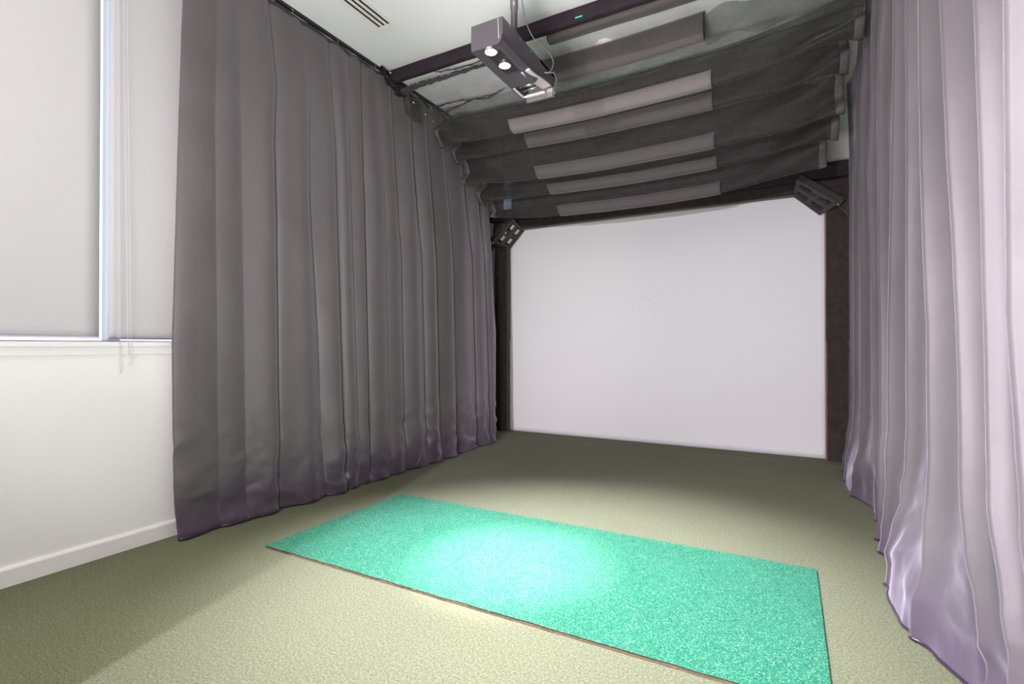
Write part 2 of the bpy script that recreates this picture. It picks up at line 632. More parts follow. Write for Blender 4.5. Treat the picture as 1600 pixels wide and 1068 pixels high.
def curtain_fn(folds, depth, side, xtab_bottom, xtop, ztop, ybias=None, wrinkle=1.0, hemtab=None, skew=0.5, power=0.65, seed=0.0):
    """folds: list of (z, y) tables, one per crease; between two creases the cloth bulges to the room side"""
    n = len(folds) - 1

    def fn(u, w):
        s = u * n
        i = min(int(s), n - 1)
        t = s - i
        zf = w ** 1.0
        z = lerp(0.004, ztop, zf)
        ya = interp(folds[i], z)
        yb = interp(folds[i + 1], z)
        y = lerp(ya, yb, t)
        d0, d1 = depth[i], depth[i + 1]
        wid = abs(yb - ya)
        tt = t ** (math.log(0.5) / math.log(skew)) if skew != 0.5 else t
        b = max(0.0, math.sin(PI * tt)) ** power
        amp = min(0.075, 0.12 + 0.0 * wid) * lerp(d0, d1, t)
        # envelope: folds are tight at the header and open downwards
        env = lerp(0.55, 1.0, smooth((ztop - z) / 1.2))
        low = smooth((0.55 - z) / 0.55)
        env *= lerp(1.0, 0.75, low)
        base = lerp(interp(xtab_bottom, y), xtop, smooth(z / ztop * 0.9) if z < ztop else 1)
        xo = amp * env * (b - 0.5)
        # soft secondary folds, wrinkles that grow towards the hem
        xo += 0.010 * math.sin(y * 17 + seed + 1.5 * math.sin(y * 5)) * env
        wr = wrinkle * (0.0025 + 0.036 * smooth((0.95 - z) / 0.95))
        q = fbm(y * 3.2 + z * 2.0 + seed, z * 3.0 - y * 1.2, seed, 3)
        xo += wr * q * 0.8
        rid = 1 - abs(noise.noise(Vector((y * 3.0 - z * 2.2, z * 4.2 + y * 1.5, seed + 5)))) * 3
        xo += wr * 0.5 * max(0, rid)
        # cloth stacks a little on the floor
        k = smooth((0.16 - z) / 0.16)
        xo += 0.025 * k * (0.5 + 0.9 * noise.noise(Vector((y * 4.0, seed, 1))))
        if hemtab:
            xo += interp(hemtab, y) * smooth((0.55 - z) / 0.55) ** 1.3
        return (base + side * xo, y, z)
    return fn


# left curtain ----------------------------------------------------------
LX = -3.13
l_lines = [
    [(293, 0), (279, 540), (281, 815)],
    [(346, 0), (342, 190), (346, 580), (347, 800)],
    [(380, 0), (385, 223), (390, 780)],
    [(428, 10), (440, 127), (436, 223), (438, 340), (439, 780)],
    [(480, 50), (491, 127), (490, 318), (501, 531), (504, 760)],
    [(521, 80), (530, 223), (533, 531), (537, 760)],
    [(551, 110), (553, 300), (560, 740)],
    [(571, 120), (574, 318), (575, 740)],
    [(594, 130), (604, 300), (603, 730)],
    [(618, 150), (630, 400), (628, 720)],
    [(648, 170), (662, 400), (661, 715)],
    [(672, 190), (685, 400), (684, 705)],
    [(700, 210), (710, 400), (709, 700)],
    [(728, 230), (741, 400), (742, 695)],
    [(750, 260), (760, 400), (762, 690)],
    [(764, 300), (771, 400), (776, 520), (772, 690)],
]
l_depth = [0.4, 0.25, 0.4, 1.0, 0.7, 1.0, 0.4, 1.0, 0.5, 0.8, 1.0, 0.8, 0.9, 1.0, 0.9, 0.6]
folds_l = fold_lines(l_lines, LX)
fl = curtain_fn(folds_l, l_depth, +1, [(1.8, -3.185), (2.37, -3.13), (2.92, -3.11), (3.65, -3.08), (5.2, -3.10)], -3.175, 3.545, seed=1.3)
ct = thing('curtain', 'tall dark charcoal blackout curtain on the left, beside the window', 'curtain', (-3.15, 3.5, 0))
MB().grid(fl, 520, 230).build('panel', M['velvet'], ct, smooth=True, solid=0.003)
# hem roll of the left curtain
pts = []
for i in range(0, 261):
    p = fl(i / 260, 0.0)
    pts.append((p[0] + 0.012, p[1], 0.010))
MB().tube(pts, [0.009 + 0.003 * math.sin(i * 0.35) for i in range(261)], 8).build('hem', M['velvet_hem'], ct, smooth=True)
# header tape and hooks
pts = [(-3.165 + 0.012 * math.sin(i * 0.9), lerp(1.80, 5.2, i / 90), 3.545 - 0.010 * abs(math.sin(i * 0.45))) for i in range(91)]
MB().tube(pts, 0.009, 6).build('header_tape', M['velvet_hem'], ct, smooth=True)
tr = thing('curtain_track', 'thin dark ceiling track with small metal gliders above the left curtain', 'curtain track', (-3.17, 3.4, 3.57))
bx((-3.182, 1.6, 3.578), (-3.160, 5.3, 3.60)).build('rail', M['black_metal'], tr)
for i in range(24):
    yy = 1.9 + i * 0.14
    MB().tube([(-3.158, yy, 3.583), (-3.150, yy + 0.004, 3.570), (-3.155, yy + 0.002, 3.548)], 0.0035, 6).build('glider', M['chrome'] if i % 3 == 1 else M['black_metal'], tr)

# right curtain ---------------------------------------------------------
RX = 0.47
r_lines = [
    [(1322, 60), (1327, 300), (1329, 500), (1327, 735)],
    [(1341, 60), (1333, 300), (1333, 500), (1334, 740)],
    [(1352, 0), (1342, 267), (1344, 500), (1345, 760)],
    [(1364, 0), (1356, 267), (1361, 500), (1362, 770)],
    [(1377, 0), (1368, 200), (1376, 500), (1377, 790)],
    [(1394, 0), (1391, 267), (1389, 500), (1387, 850)],
    [(1417, 0), (1418, 267), (1415, 500), (1413, 800), (1412, 900)],
    [(1436, 0), (1441, 267), (1448, 520), (1449, 700), (1452, 900)],
    [(1471, 0), (1479, 267), (1488, 470), (1498, 640), (1502, 900)],
    [(1519, 0), (1527, 300), (1532, 470), (1538, 700), (1556, 1000)],
    [(1568, 0), (1572, 500), (1598, 1000)],
    [(1640, 0), (1650, 500), (1670, 1000)],
    [(1760, 0), (1760, 500), (1760, 1000)],
]
folds_r = fold_lines(r_lines, RX)
# extend behind the camera
for yy in (0.55, 0.2, -0.2, -0.6):
    folds_r.append([(0, yy), (3.6, yy)])
r_n = len(folds_r) - 1
zt_r = 3.545


def make_fr():
    bt = [(-1, 0.50), (1.5, 0.54), (2.1, 0.55), (2.32, 0.51), (2.6, 0.43), (2.88, 0.42), (3.1, 0.46), (3.5, 0.475), (4.1, 0.52), (4.4, 0.49), (4.8, 0.445), (5.5, 0.455)]

    def fn(u, w):
        s = u * r_n
        i = min(int(s), r_n - 1)
        t = s - i
        z = lerp(0.004, zt_r, w)
        ya, yb = interp(folds_r[i], z), interp(folds_r[i + 1], z)
        # ridges sit at the crease lines here, the valleys between them are pushed to the wall
        v = math.sin(PI * t) ** 0.8
        dep = 0.085 if i < 10 else 0.11
        if i in (0, 1, 3):
            dep = 0.06
        y = lerp(ya, yb, t - 0.10 * math.sin(2 * PI * t))
        env = lerp(0.6, 1.0, smooth((zt_r - z) / 0.8)) * lerp(1.0, 0.6, smooth((0.7 - z) / 0.7))
        x = RX + dep * env * v
        x += 0.006 * math.sin(y * 23 + 2) * env
        k = smooth((0.75 - z) / 0.75)
        x = x + (interp(bt, y) - 0.495) * k
        # the hem kicks out over the floor
        kick = math.exp(-((y - 2.72) / 0.30) ** 2) * smooth((0.42 - z) / 0.30)
        x -= 0.040 * kick
        kick2 = math.exp(-((y - 4.9) / 0.35) ** 2) * smooth((0.4 - z) / 0.3)
        x -= 0.030 * kick2
        wr = 0.0008 + 0.016 * smooth((0.95 - z) / 0.85)
        x += wr * fbm(y * 3.4 - z * 2.0, z * 3.4 + y, 9.1, 3) * 0.9
        rid = 1 - abs(noise.noise(Vector((y * 3.2 + z * 2.6, z * 3.8 - y * 1.5, 7.7)))) * 3
        x -= wr * 0.6 * max(0, rid)
        kk = smooth((0.12 - z) / 0.12)
        x -= 0.02 * kk * (0.4 + noise.noise(Vector((y * 5, 3, 3))))
        return (x, y, z)
    return fn


fr = make_fr()
ct = thing('curtain', 'tall charcoal blackout curtain with deep folds along the right side of the bay', 'curtain', (0.5, 2.5, 0))
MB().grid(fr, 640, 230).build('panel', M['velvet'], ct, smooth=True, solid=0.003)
pts = []
for i in range(0, 301):
    p = fr(i / 300, 0.0)
    pts.append((p[0] - 0.006, p[1], 0.010))
MB().tube(pts, 0.006, 8).build('hem', M['velvet_hem'], ct, smooth=True)

# ------------------------------------------------------------------ hitting mat
X0, X1, Y0, Y1 = -2.615, 0.118, 1.872, 3.012


def mat_fn(u, w):
    x, y = lerp(X0, X1, u), lerp(Y0, Y1, w)
    e = 0.004
    y += e * noise.noise(Vector((x * 9, w, 0))) * (1 if w in (0, 1) else 0.3)
    x += e * noise.noise(Vector((y * 9, u, 4))) * (1 if u in (0, 1) else 0.3)
    z = 0.0135 + 0.0015 * noise.noise(Vector((x * 3, y * 3, 2)))
    # two worn seams
    for xs, dp in ((-1.54, 0.0035), (-1.135, 0.002)):
        z -= dp * math.exp(-((x - xs) / 0.006) ** 2)
    return (x, y, z)


t = thing('hitting_mat', 'long teal green artificial turf mat set in the floor', 'mat', ((X0 + X1) / 2, (Y0 + Y1) / 2, 0))
MB().grid(mat_fn, 560, 80).build('turf', M['mat'], t, smooth=True)
MB().box((X0 - 0.001, Y0 - 0.001, 0.0), (X1 + 0.001, Y1 + 0.002, 0.008)).build('backing', M['mat_edge'], t)

# ------------------------------------------------------------------ impact screen and its frame
def scr(u, w):
    x = lerp(-3.335, 0.335, u)
    z = lerp(0.0, 2.72, w)
    y = 6.05 + 0.012 * math.sin(PI * u) * math.sin(PI * w) + 0.0015 * math.sin(z * 2.2 + x)
    return (x, y, z)


o = MB().grid(scr, 60, 46).build('impact_screen', M['screen'], smooth=True, solid=0.004)
tag(o, 'large blank white impact screen stretched across the end of the bay', 'screen')

fr_t = thing('screen_frame', 'dark brown felt wrapped frame around the white impact screen', 'frame', (-1.5, 6.0, 0))


def post(x0, x1, z0, z1, grow=0.0, name='post_sleeve', yf=5.94, seed=0):
    """soft sleeve with rounded edges, slightly uneven"""
    def fn(u, w):
        a = u * 2 * PI
        z = lerp(z0, z1, w)
        cx, hw = (x0 + x1) / 2, (x1 - x0) / 2 + grow
        hd = 0.06 + grow
        c, s = math.cos(a), math.sin(a)
        e = 0.25
        px = cx + hw * math.copysign(abs(c) ** e, c)
        py = yf + 0.06 + hd * math.copysign(abs(s) ** e, s)
        nn = 0.0035 * noise.noise(Vector((a * 0.8, z * 3, seed)))
        return (px + nn, py + nn, z)
    mb = MB().grid(fn, 40, 36)
    return mb


post(-3.505, -3.325, 0.0, 1.30, 0, seed=1).build('post_sleeve', M['felt'], fr_t, smooth=True)
post(-3.505, -3.325, 1.21, 2.62, 0.006, seed=2).build('post_sleeve', M['felt'], fr_t, smooth=True)
post(0.325, 0.505, 0.0, 1.30, 0, seed=3).build('post_sleeve', M['felt'], fr_t, smooth=True)
post(0.325, 0.505, 1.20, 2.62, 0.006, seed=4).build('post_sleeve', M['felt'], fr_t, smooth=True)


def top_fn(za, zb, yf, seed):
    def fn(u, w):
        a = u * 2 * PI
        x = lerp(-3.50, 0.50, w)
        c, s = math.cos(a), math.sin(a)
        e = 0.3
        pz = (za + zb) / 2 + (zb - za) / 2 * math.copysign(abs(c) ** e, c)
        py = yf + 0.06 * math.copysign(abs(s) ** e, s)
        pz += 0.010 * noise.noise(Vector((x * 2.2, seed, 1)))
        return (x, py, pz)
    return fn


MB().grid(top_fn(2.685, 2.86, 6.00, 1), 36, 90).build('header_sleeve', M['felt'], fr_t, smooth=True)
MB().grid(top_fn(2.78, 2.93, 5.86, 8), 36, 90).build('header_flap', M['beam'], fr_t, smooth=True)


def corner_cloth(sgn):
    """felt web across the top corner"""
    cx = -3.40 if sgn < 0 else 0.41
    mb = MB()

    def fn(u, w):
        # triangle between post, header and the slotted plate
        ax, az = cx + 0.10 * sgn, 2.93
        bx_, bz = cx - sgn * 0.33, 2.90
        cx2, cz = cx + sgn * 0.09, 2.40
        p = Vector((ax, 5.90, az)).lerp(Vector((bx_, 5.92, bz)), u)
        q = Vector((cx2, 5.82, cz))
        r = p.lerp(q, w)
        r.y += 0.02 * math.sin(u * 4 + w * 3)
        return r
    return mb.grid(fn, 16, 16)


corner_cloth(-1).build('corner_web', M['felt'], fr_t, smooth=True, solid=0.006)
corner_cloth(1).build('corner_web', M['felt'], fr_t, smooth=True, solid=0.006)
o = MB().box((0.313, 6.02, 0.0), (0.322, 6.03, 2.5)).build('edge_strip', mat('red_edge_tape', (0.45, 0.16, 0.16), 0.6), fr_t)


def slotted_plate(far_a, far_b, near_b, near_a, label, lit_slots=False):
    """plate across a corner with five slots cut through, bent rim on the near side"""
    A, B, C_, D = map(Vector, (far_a, far_b, near_b, near_a))   # A-B far edge, D-C near edge
    c = (A + B + C_ + D) / 4
    t = thing('corner_plate', label, 'bracket', tuple(c), 'slotted plates at the top corners of the screen')
    nu, nv = 28, 20
    # slots in (u, v) cells: u along the diagonal, v from far to near
    slots = [(3, 12, 3, 8), (16, 25, 3, 8), (3, 11, 12, 17), (17, 25, 12, 17), (12, 16, 13, 16)]

    def P(u, w):
        return (A.lerp(B, u)).lerp(D.lerp(C_, u), w)
    mb = MB()
    for j in range(nv + 1):
        for i in range(nu + 1):
            mb.v.append(tuple(P(i / nu, j / nv)))
    for j in range(nv):
        for i in range(nu):
            if any(a <= i < b and cc <= j < d for a, b, cc, d in slots):
                continue
            a = j * (nu + 1) + i
            mb.f.append((a, a + 1, a + nu + 2, a + nu + 1))
    nrm = (B - A).cross(D - A).normalized()
    o = mb.build('plate', M['foam_edge'], t, solid=0.030)
    if lit_slots:  # pale blocks added for the brightness seen in the slots
        dn = nrm * (-1 if nrm.z > 0 else 1)
        for a0, b0, c0, d0 in slots[:4]:
            p = [P((a0 + 1) / nu, (c0 + 0.3) / nv), P((b0 - 2) / nu, (c0 + 0.3) / nv), P((b0 - 2) / nu, (c0 + 2.4) / nv), P((a0 + 1) / nu, (c0 + 2.4) / nv)]
            MB().hexa([q - dn * 0.004 for q in p] + [q + dn * 0.012 for q in p]).build('slot_insert', M['insert'], t)
    # rim
    up = nrm * (1 if nrm.z > 0 else -1)
    for a, b in ((D, C_), (A, B)):
        rb = MB()
        d = (b - a).normalized()
        s = (C_ - B).normalized() * 0.014
        rb.hexa([a - s - up * 0.02, b - s - up * 0.02, b + s - up * 0.02, a + s - up * 0.02, a - s + up * 0.045, b - s + up * 0.045, b + s + up * 0.045, a + s + up * 0.045])
        rb.build('rim', M['foam_edge'], t)
    sb = MB()
    e = C_ if C_.z < D.z else D
    sb.tube([e + up * 0.03, e - up * 0.03], 0.008, 10)
    sb.build('screw', M['chrome'], t)
    return t


slotted_plate((-3.107, 6.0, 2.690), (-3.322, 6.0, 2.465), (-3.40, 5.69, 2.495), (-3.085, 5.69, 2.765),
              'black slotted plate across the top left corner of the white screen', lit_slots=True)
slotted_plate((0.045, 6.0, 2.712), (0.290, 6.0, 2.478), (0.426, 5.69, 2.495), (0.073, 5.69, 2.776),
              'black slotted plate across the top right corner of the white screen')

# ------------------------------------------------------------------ net canopy
beam = MB()


def soft_bar(y, z, hy, hz, x0, x1, seed, nse=0.004):
    def fn(u, w):
        a = u * 2 * PI
        c, s = math.cos(a), math.sin(a)
        x = lerp(x0, x1, w)
        e = 0.5
        return (x, y + hy * math.copysign(abs(c) ** e, c) + nse * noise.noise(Vector((x * 3, a, seed))),
                z + hz * math.copysign(abs(s) ** e, s) + nse * noise.noise(Vector((x * 2, a, seed + 3))))
    return MB().grid(fn, 24, 60)


bt = thing('canopy_beam', 'dark sleeved beam under the ceiling at the front edge of the net', 'beam', (-1.35, 3.44, 3.50))
soft_bar(3.43, 3.515, 0.032, 0.055, -3.13, 0.42, 1).build('beam_sleeve', M['beam'], bt, smooth=True)
# green LED reflection on the sleeve, built as glowing dots
mb = MB()
for i in range(5):
    xx = -1.335 + i * 0.011
    mb.box((xx, 3.392, 3.482), (xx + 0.006, 3.398, 3.488))
mb.build('indicator_strip', M['led'], bt)

canopy = thing('net_canopy', 'black pleated net canopy hanging under the ceiling in front of the screen', 'net', (-1.35, 4.4, 3.0))

# tiers: depth of the hem, (left end x, z), roll z of the hem, (right end x, z)
tiers = [
    (4.10, (-3.07, 3.13), 3.105, (0.445, 3.225)),
    (4.42, (-3.09, 3.06), 3.085, (0.385, 3.145)),
    (4.60, (-3.10, 2.885), 2.825, (0.370, 2.90)),
    (4.90, (-3.09, 2.76), 2.750, (0.358, 2.84)),
    (5.12, (-3.08, 2.645), 2.570, (0.285, 2.685)),
]
rolls = [(-2.24, -0.510), (-2.24, -0.540), (-2.22, -0.550), (-2.22, -0.565), (-2.20, -0.560)]


def tier_fn(k):
    yh, (xl, zl), zc, (xr, zr) = tiers[k]
    rise_f = [0.24, 0.30, 0.40, 0.34, 0.34][k]
    rise_b = [0.30, 0.32, 0.36, 0.32, 0.42][k]
    sd = k * 3.7

    def fn(u, w):
        x = lerp(xl, xr, u)
        # hem height along the width: rolls weigh the middle down
        ml = smooth((u - 0.0) / 0.22)
        mr = smooth((1 - u) / 0.30)
        mid = ml * mr
        zh = lerp(lerp(zl, zr, u), zc - 0.0, mid)
        sag = 0.018 * math.sin(PI * min(1, max(0, (x + 2.3) / 1.75)))
        zh -= sag
        side = 1 - mid
        # round hem: w 0..0.45 front sheet, 0.45..0.6 hem, 0.6..1 back sheet
        if w < 0.45:
            q = 1 - w / 0.45
            z = zh + 0.03 + rise_f * q
            y = yh - 0.03 + 0.02 * q
        elif w < 0.6:
            a = (w - 0.45) / 0.15 * PI
            z = zh + 0.03 - 0.03 * math.sin(a)
            y = yh - 0.03 * math.cos(a)
        else:
            q = (w - 0.6) / 0.4
            z = zh + 0.03 + rise_b * q
            y = yh + 0.03 + 0.14 * q
        # gathered creases that run from the ends of the sleeves to the side hangers
        g = 0.25 + 0.75 * side
        dxr = (x - (-0.5)) if x > -0.5 else 0
        dxl = (-2.3 - x) if x < -2.3 else 0
        dd = dxr + dxl
        rad = math.sin((z * 22 - x * 9 * (1 if dxr else -1)) + 2.5 * noise.noise(Vector((x * 1.5, z * 2, sd))))
        y += (0.008 + 0.045 * min(1, dd * 1.4)) * rad * g
        y += 0.018 * fbm(x * 2.2, z * 4, sd, 3) * g
        z += 0.014 * fbm(x * 1.8, w * 3, sd + 9, 2) * g
        z = min(z, 3.585)
        return (x, y, z)
    return fn


for k in range(5):
    f = tier_fn(k)
    mbk = MB().grid(f, 240, 46, lambda u, w: (u * 3.5, w * 1.1))
    mbk.build('net_tier', M['net'], canopy, smooth=True)
    # bound side edges
    for s in (0, 1):
        def ef(u, w, s=s, f=f):
            uu = u * 0.017 if s == 0 else 1 - u * 0.017
            p = Vector(f(uu, 0.05 + 0.93 * w))
            p.y -= 0.004 if w < 0.52 else -0.004
            p.z -= 0.003
            return p
        MB().grid(ef, 3, 40).build('edge_binding', M['net_edge'], canopy, smooth=True, solid=0.004)
    # padded sleeve around the hem in the middle of the tier
    xa, xb = rolls[k]
    xl, xr = tiers[k][1][0], tiers[k][3][0]
    hh = [0.062, 0.066, 0.062, 0.050, 0.056][k]

    def rf(u, w, k=k, f=f, xa=xa, xb=xb, xl=xl, xr=xr, hh=hh):
        x = lerp(xa, xb, w)
        uu = (x - xl) / (xr - xl)
        yh = tiers[k][0]
        hz = f(uu, 0.525)[2]
        a = u * 2 * PI
        c, s = math.cos(a), math.sin(a)
        nn = 0.004 * noise.noise(Vector((x * 3, a * 1.2, k)))
        return (x - 0.02 * s * (1 if w < 0.05 else 0), yh - 0.004 + 0.050 * math.copysign(abs(c) ** 0.8, c) + nn, hz + hh - 0.008 + hh * math.copysign(abs(s) ** 0.8, s) + nn)
    mbr = MB().grid(rf, 28, 80)
    mbr.build('padded_sleeve', M['sleeve_light'] if k == 0 else M['sleeve'], canopy, smooth=True, solid=0.004)  # first tier takes the colour with lamp light painted in

# the two sleeves close under the ceiling
soft_bar(3.52, 3.490, 0.045, 0.050, -1.60, 0.42, 3).build('padded_sleeve', M['sleeve'], canopy, smooth=True)


def rollB(u, w):
    x = lerp(-2.05, -0.535, w)
    a = u * 2 * PI
    return (x, 3.88 + 0.05 * math.cos(a), 3.452 + 0.105 * math.sin(a) - 0.02 * math.sin(PI * w))


MB().grid(rollB, 28, 60).build('padded_sleeve', M['sleeve'], canopy, smooth=True, solid=0.004)


# thin net close to the ceiling
def thin(u, w):
    x = lerp(-3.08, 0.44, u)
    y = lerp(3.46, 4.16, w)
    z = 3.44 - 0.05 * w - 0.025 * math.sin(PI * w) + 0.014 * fbm(x * 1.6, y * 4, 2, 3)
    return (x, y, z)


MB().grid(thin, 160, 40, lambda u, w: (u * 3.5, w * 0.7)).build('top_net', M['net_thin'], canopy, smooth=True)


def drape(u, w):
    # looser net behind the high sleeve, denser and creased
    x = lerp(-3.06, 0.44, u)
    q = w
    y = 3.93 + 0.16 * q
    z = lerp(3.40, 3.29, q) - 0.03 * math.sin(PI * q) + 0.012 * fbm(x * 2.5, q * 4 + x, 5, 3)
    y += 0.012 * math.sin(x * 16 + q * 9)
    return (x, y, z)


MB().grid(drape, 200, 20, lambda u, w: (u * 3.5, w * 0.35)).build('drape_net', M['net_mid'], canopy, smooth=True)
# loose net to the right of the high sleeve
def drape2(u, w):
    x = lerp(-0.53, 0.44, u)
    z = lerp(3.57, 3.34, w) + 0.01 * math.sin(x * 14 + w * 6)
    y = 3.90 + 0.03 * math.sin(x * 19 + w * 5)
    return (x, y, z)


MB().grid(drape2, 80, 20, lambda u, w: (u * 0.97, w * 0.3)).build('drape_net', M['net_mid'], canopy, smooth=True)
# support line
MB().tube([(-3.05, 4.12, 3.385), (-2.2, 4.10, 3.345), (-1.2, 4.08, 3.335), (-0.4, 4.07, 3.345), (0.44, 4.06, 3.405)], 0.0055, 8).build('support_cord', M['cord'], canopy, smooth=True)


# bunched folds at the left
def bunch(pts, rads, seed):
    P = []
    Rr = []
    for (a, b), (ra, rb) in zip(zip(pts, pts[1:]), zip(rads, rads[1:])):
        for i in range(10):
            q = i / 10
            v_ = Vector(a).lerp(Vector(b), q)
            v_ += Vector((0, 0.006 * math.sin(i * 2 + seed), 0.006 * math.cos(i * 1.7 + seed)))
            P.append(v_)
            Rr.append(lerp(ra, rb, q) * (1 + 0.35 * math.sin(i * 2.3 + seed * 2)))
    P.append(Vector(pts[-1]))
    Rr.append(rads[-1])
    return MB().tube(P, Rr, 9)


b1 = net_material('bunched_net', (0.035, 0.030, 0.030), 0.86)
bunch([(-3.02, 3.50, 3.40), (-2.85, 3.47, 3.40), (-2.55, 3.50, 3.42), (-2.2, 3.55, 3.455), (-1.9, 3.60, 3.47)], [0.022, 0.022, 0.016, 0.012, 0.006], 1).build('gathered_fold', b1, canopy, smooth=True)
bunch([(-3.02, 3.92, 3.43), (-2.7, 3.86, 3.40), (-2.4, 3.95, 3.40), (-2.2, 3.90, 3.42)], [0.010, 0.005, 0.008, 0.003], 2).build('gathered_fold', b1, canopy, smooth=True)
bunch([(-2.95, 3.90, 3.33), (-2.6, 3.95, 3.42), (-2.35, 4.0, 3.45)], [0.009, 0.006, 0.003], 3).build('gathered_fold', b1, canopy, smooth=True)
bunch([(-2.62, 3.45, 3.45), (-2.35, 3.48, 3.44), (-2.0, 3.50, 3.47)], [0.005, 0.006, 0.003], 5).build('gathered_fold', b1, canopy, smooth=True)
bunch([(-3.12, 3.36, 3.56), (-3.09, 3.38, 3.50), (-3.06, 3.42, 3.45), (-3.05, 3.48, 3.40), (-3.02, 3.52, 3.385)], [0.028, 0.020, 0.026, 0.030, 0.020], 4).build('gathered_corner', M['cord'], canopy, smooth=True)
# left side skirts that step down along the curtain
def skirt(y0, y1, zt, zb, seed):
    def fn(u, w):
        y = lerp(y0, y1, u) + 0.05 * w * (1 - u)
        z = lerp(zt, zb, w) - (0.02 * math.sin(PI * u)) * w
        x = -3.055 + 0.012 * math.sin(u * 9 + seed) + 0.03 * w * math.sin(u * 3)
        return (x, y, z)
    return MB().grid(fn, 20, 20, lambda u, w: (u * 0.4, w * 0.3))


skirt(3.52, 3.85, 3.42, 3.235, 1).build('side_skirt', M['net'], canopy, smooth=True)
for i, (yy, zz) in enumerate([(3.37, 3.53), (3.68, 3.40), (3.86, 3.36), (3.98, 3.34)]):
    MB().tube([(-3.055, yy, zz), (-3.045, yy + 0.03, zz - 0.012)], 0.006, 8).build('clip', M['chrome'], canopy, smooth=True)

# ------------------------------------------------------------------ ceiling vent and detector
vt = thing('ceiling_vent', 'white linear slot vent recessed in the ceiling', 'vent', (-2.715, 2.2, CEIL))
mb = MB()
vx = [-2.805, -2.772, -2.752, -2.728, -2.708, -2.684, -2.664, -2.625]
for a, b in ((0, 1), (2, 3), (4, 5), (6, 7)):
    mb.box((vx[a], 1.6, 3.5965), (vx[b], 2.94, 3.601))
mb.box((-2.805, 2.94, 3.5965), (-2.625, 2.995, 3.601))
mb.box((-2.805, 1.55, 3.5965), (-2.625, 1.6, 3.601))
mb.build('grille', M['metal'], vt)
bx((-2.80, 1.56, 3.5985), (-2.63, 2.99, 3.5998)).build('slot_backing', M['slot'], vt)

dt = thing('smoke_detector', 'round white detector on the ceiling seen through the net', 'smoke detector', (-1.31, 3.98, CEIL))


def lathe(cx, cy, prof, seg=32):
    mb = MB()
    for (r, z) in prof:
        for k in range(seg):
            a = 2 * PI * k / seg
            mb.v.append((cx + r * math.cos(a), cy + r * math.sin(a), z))
    for i in range(len(prof) - 1):
        for k in range(seg):
            a, b = i * seg + k, i * seg + (k + 1) % seg
            mb.f.append((a, b, b + seg, a + seg))
    mb.f.append(tuple(range(seg)))
    mb.f.append(tuple((len(prof) - 1) * seg + k for k in reversed(range(seg))))
    return mb


lathe(-1.31, 3.98, [(0.072, 3.60), (0.072, 3.588), (0.066, 3.580)]).build('base', M['detector'], dt, smooth=False)
lathe(-1.31, 3.98, [(0.056, 3.580), (0.056, 3.566), (0.045, 3.556), (0.020, 3.553)]).build('cap', M['detector'], dt, smooth=False)

# ------------------------------------------------------------------ overhead sensor unit on its pole
BX0, BX1, BY0, BY1, BZ0, BZ1 = -1.500, -1.305, 2.290, 2.960, 2.725, 2.862
un = thing('overhead_sensor', 'dark boxy sensor unit with two glowing lamps hung from the ceiling on a pole', 'sensor unit', (-1.40, 2.6, 2.72))
# casing with chamfered front right edge
prof = [(BX0, BZ0), (BX1 - 0.030, BZ0), (BX1 - 0.008, BZ0 + 0.02), (BX1, BZ0 + 0.05), (BX1, BZ1), (BX0, BZ1)]
mb = MB()
for yy in (BY0, 2.74):
    for x, z in prof:
        mb.v.append((x, yy, z))
n = len(prof)
for k in range(n):
    a, b = k, (k + 1) % n
    mb.f.append((a, b, b + n, a + n))
mb.f += [tuple(reversed(range(n))), tuple(range(n, 2 * n))]
mb.build('casing', M['grey_plastic'], un, bevel=0.003)
# open rear bay
mb = MB()
mb.box((BX0, 2.74, BZ0), (BX0 + 0.012, BY1, BZ1 - 0.02))
mb.box((BX0, 2.74, BZ1 - 0.02), (BX1, BY1, BZ1))
mb.box((BX1 - 0.010, 2.74, BZ0 + 0.06), (BX1, BY1, BZ1))
mb.build('rear_bay', M['grey_plastic'], un, bevel=0.002)
# curved side bracket
br = MB()


def brf(u, w):
    y = lerp(2.60, 2.90, u)
    z = BZ0 + 0.004 + 0.03 * (1 - math.cos(u * PI)) / 2 - 0.0
    return (lerp(BX1 - 0.055, BX1 - 0.002 + 0.008 * u, w), y, z - 0.004 + 0.012 * w)


br.grid(brf, 16, 4)
br.build('side_bracket', mat('pale_bracket', (0.45, 0.40, 0.38), 0.5), un, smooth=True, solid=0.006)
# inner tubes
for yy in (2.775, 2.825):
    MB().tube([(BX0 + 0.035, yy, BZ0 + 0.018), (BX1 - 0.055, yy, BZ0 + 0.018)], 0.009, 12).build('cross_bar', M['chrome'], un, smooth=True)
# rim around the bottom opening
mb = MB()
mb.box((BX0 + 0.012, 2.872, BZ0 - 0.002), (BX1 - 0.03, 2.884, BZ0 + 0.008))
mb.box((BX0 + 0.012, 2.745, BZ0 - 0.002), (BX0 + 0.022, 2.884, BZ0 + 0.008))
mb.build('bay_rim', mat('pale_rim', (0.55, 0.50, 0.52), 0.4), un)
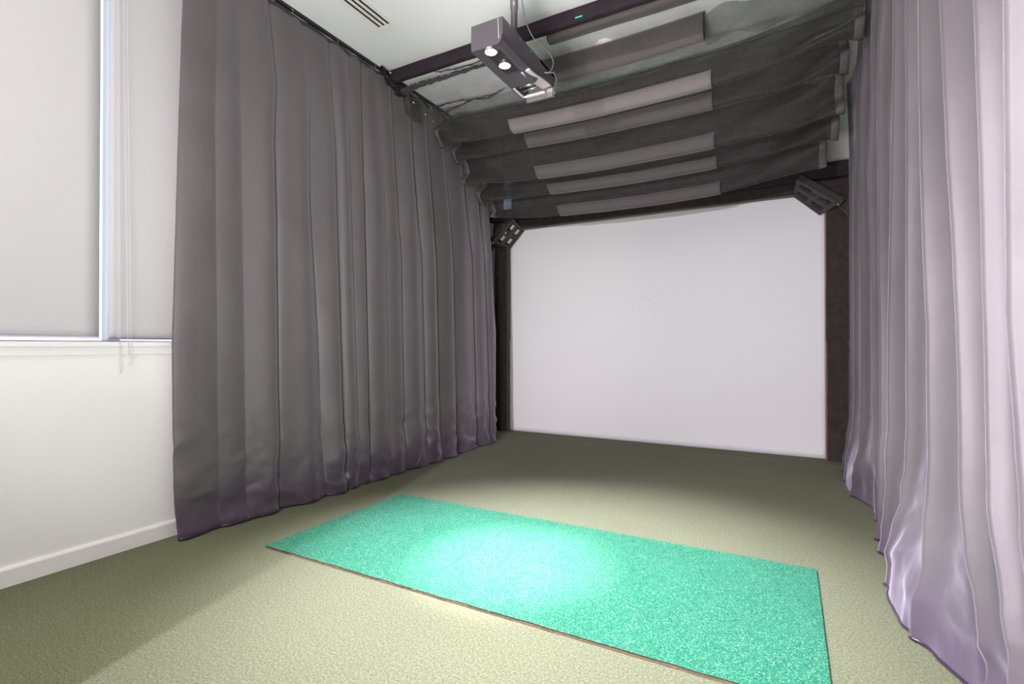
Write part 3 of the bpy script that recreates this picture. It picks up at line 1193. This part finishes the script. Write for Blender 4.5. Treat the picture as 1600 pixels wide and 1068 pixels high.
# rear louvre
mb = MB()
for i in range(17):
    x0 = BX0 + 0.012 + i * 0.0108
    mb.hexa([(x0, 2.93, BZ0 - 0.006), (x0 + 0.004, 2.93, BZ0 - 0.006), (x0 + 0.004, 2.965, BZ0 + 0.004), (x0, 2.965, BZ0 + 0.004),
             (x0, 2.93, BZ0 + 0.03), (x0 + 0.004, 2.93, BZ0 + 0.03), (x0 + 0.004, 2.965, BZ0 + 0.04), (x0, 2.965, BZ0 + 0.04)])
mb.box((BX0 + 0.010, 2.926, BZ0 + 0.024), (BX1, 2.97, BZ0 + 0.045))
mb.build('louvre', mat('louvre_grey', (0.32, 0.29, 0.29), 0.5), un)
bx((BX0 + 0.06, BY0 + 0.055, BZ0 - 0.002), (BX0 + 0.145, BY0 + 0.285, BZ0 + 0.001)).build('lamp_plate', M['black_metal'], un)
for i, yy in enumerate((2.325, 2.475)):
    lp = lathe(-1.396, yy, [(0.034, BZ0 + 0.004), (0.036, BZ0 - 0.010), (0.031, BZ0 - 0.012), (0.029, BZ0 - 0.004)], 28).build('lamp_ring', M['chrome'], un, smooth=False)
    ln = lathe(-1.396, yy, [(0.027, BZ0 + 0.002), (0.027, BZ0 - 0.006), (0.018, BZ0 - 0.013), (0.006, BZ0 - 0.016)], 24).build('lamp_lens', M['lamp'], un, smooth=True)
MB().tube([(BX1 - 0.02, BY0 - 0.003, BZ0 + 0.02), (BX1 - 0.024, BY0 - 0.004, BZ1 - 0.01)], 0.003, 8).build('front_trim', M['chrome'], un)
# pole with a coupling
MB().tube([(-1.395, 2.585, BZ1), (-1.395, 2.585, CEIL)], 0.019, 20).build('pole', M['pole'], un, smooth=True)
MB().tube([(-1.395, 2.585, 3.10), (-1.395, 2.585, 3.24)], 0.023, 20).build('coupling', M['pole'], un, smooth=True)
MB().tube([(-1.395, 2.585, BZ1), (-1.395, 2.585, BZ1 + 0.012)], 0.05, 24).build('flange', M['pole'], un, smooth=False)
for i in range(3):
    MB().tube([(BX1 + 0.001, 2.36 + i * 0.13, BZ1 - 0.02), (BX1 + 0.004, 2.36 + i * 0.13, BZ1 - 0.02)], 0.005, 10).build('screw', M['chrome'], un)
# cable
cpts = [(-1.372, 2.60, 3.35), (-1.360, 2.62, 3.14), (-1.345, 2.66, 3.02), (-1.315, 2.72, 2.95), (-1.275, 2.80, 2.92), (-1.262, 2.84, 2.88), (-1.268, 2.83, 2.83), (-1.285, 2.80, 2.795)]
sm = []
for i in range(len(cpts) - 1):
    p0 = Vector(cpts[max(i - 1, 0)]); p1 = Vector(cpts[i]); p2 = Vector(cpts[i + 1]); p3 = Vector(cpts[min(i + 2, len(cpts) - 1)])
    for q in range(8):
        tq = q / 8
        sm.append(0.5 * ((2 * p1) + (-p0 + p2) * tq + (2 * p0 - 5 * p1 + 4 * p2 - p3) * tq ** 2 + (-p0 + 3 * p1 - 3 * p2 + p3) * tq ** 3))
sm.append(Vector(cpts[-1]))
MB().tube(sm, 0.0032, 8).build('cable', M['cable'], un, smooth=True)
MB().tube([(-1.30, 2.79, 2.80), (-1.25, 2.82, 2.80), (-1.25, 2.87, 2.78), (-1.285, 2.91, 2.76), (-1.29, 2.95, 2.74)], 0.004, 8).build('cable', M['cable'], un, smooth=True)

# light of the two lamps
for i, yy in enumerate((2.325, 2.475)):
    light('sensor_lamp', 'SPOT', (-1.396, yy, BZ0 - 0.025), 780, (1.0, 0.955, 1.22), (R(-1), R(-7), 0), spot_size=R(76), spot_blend=0.85, shadow_soft_size=0.03)
light('sensor_beam', 'SPOT', (-1.39, 2.40, BZ0 - 0.025), 2600, (1.0, 0.80, 0.78), (R(-1), R(-2), 0), spot_size=R(27), spot_blend=1.0, shadow_soft_size=0.03)
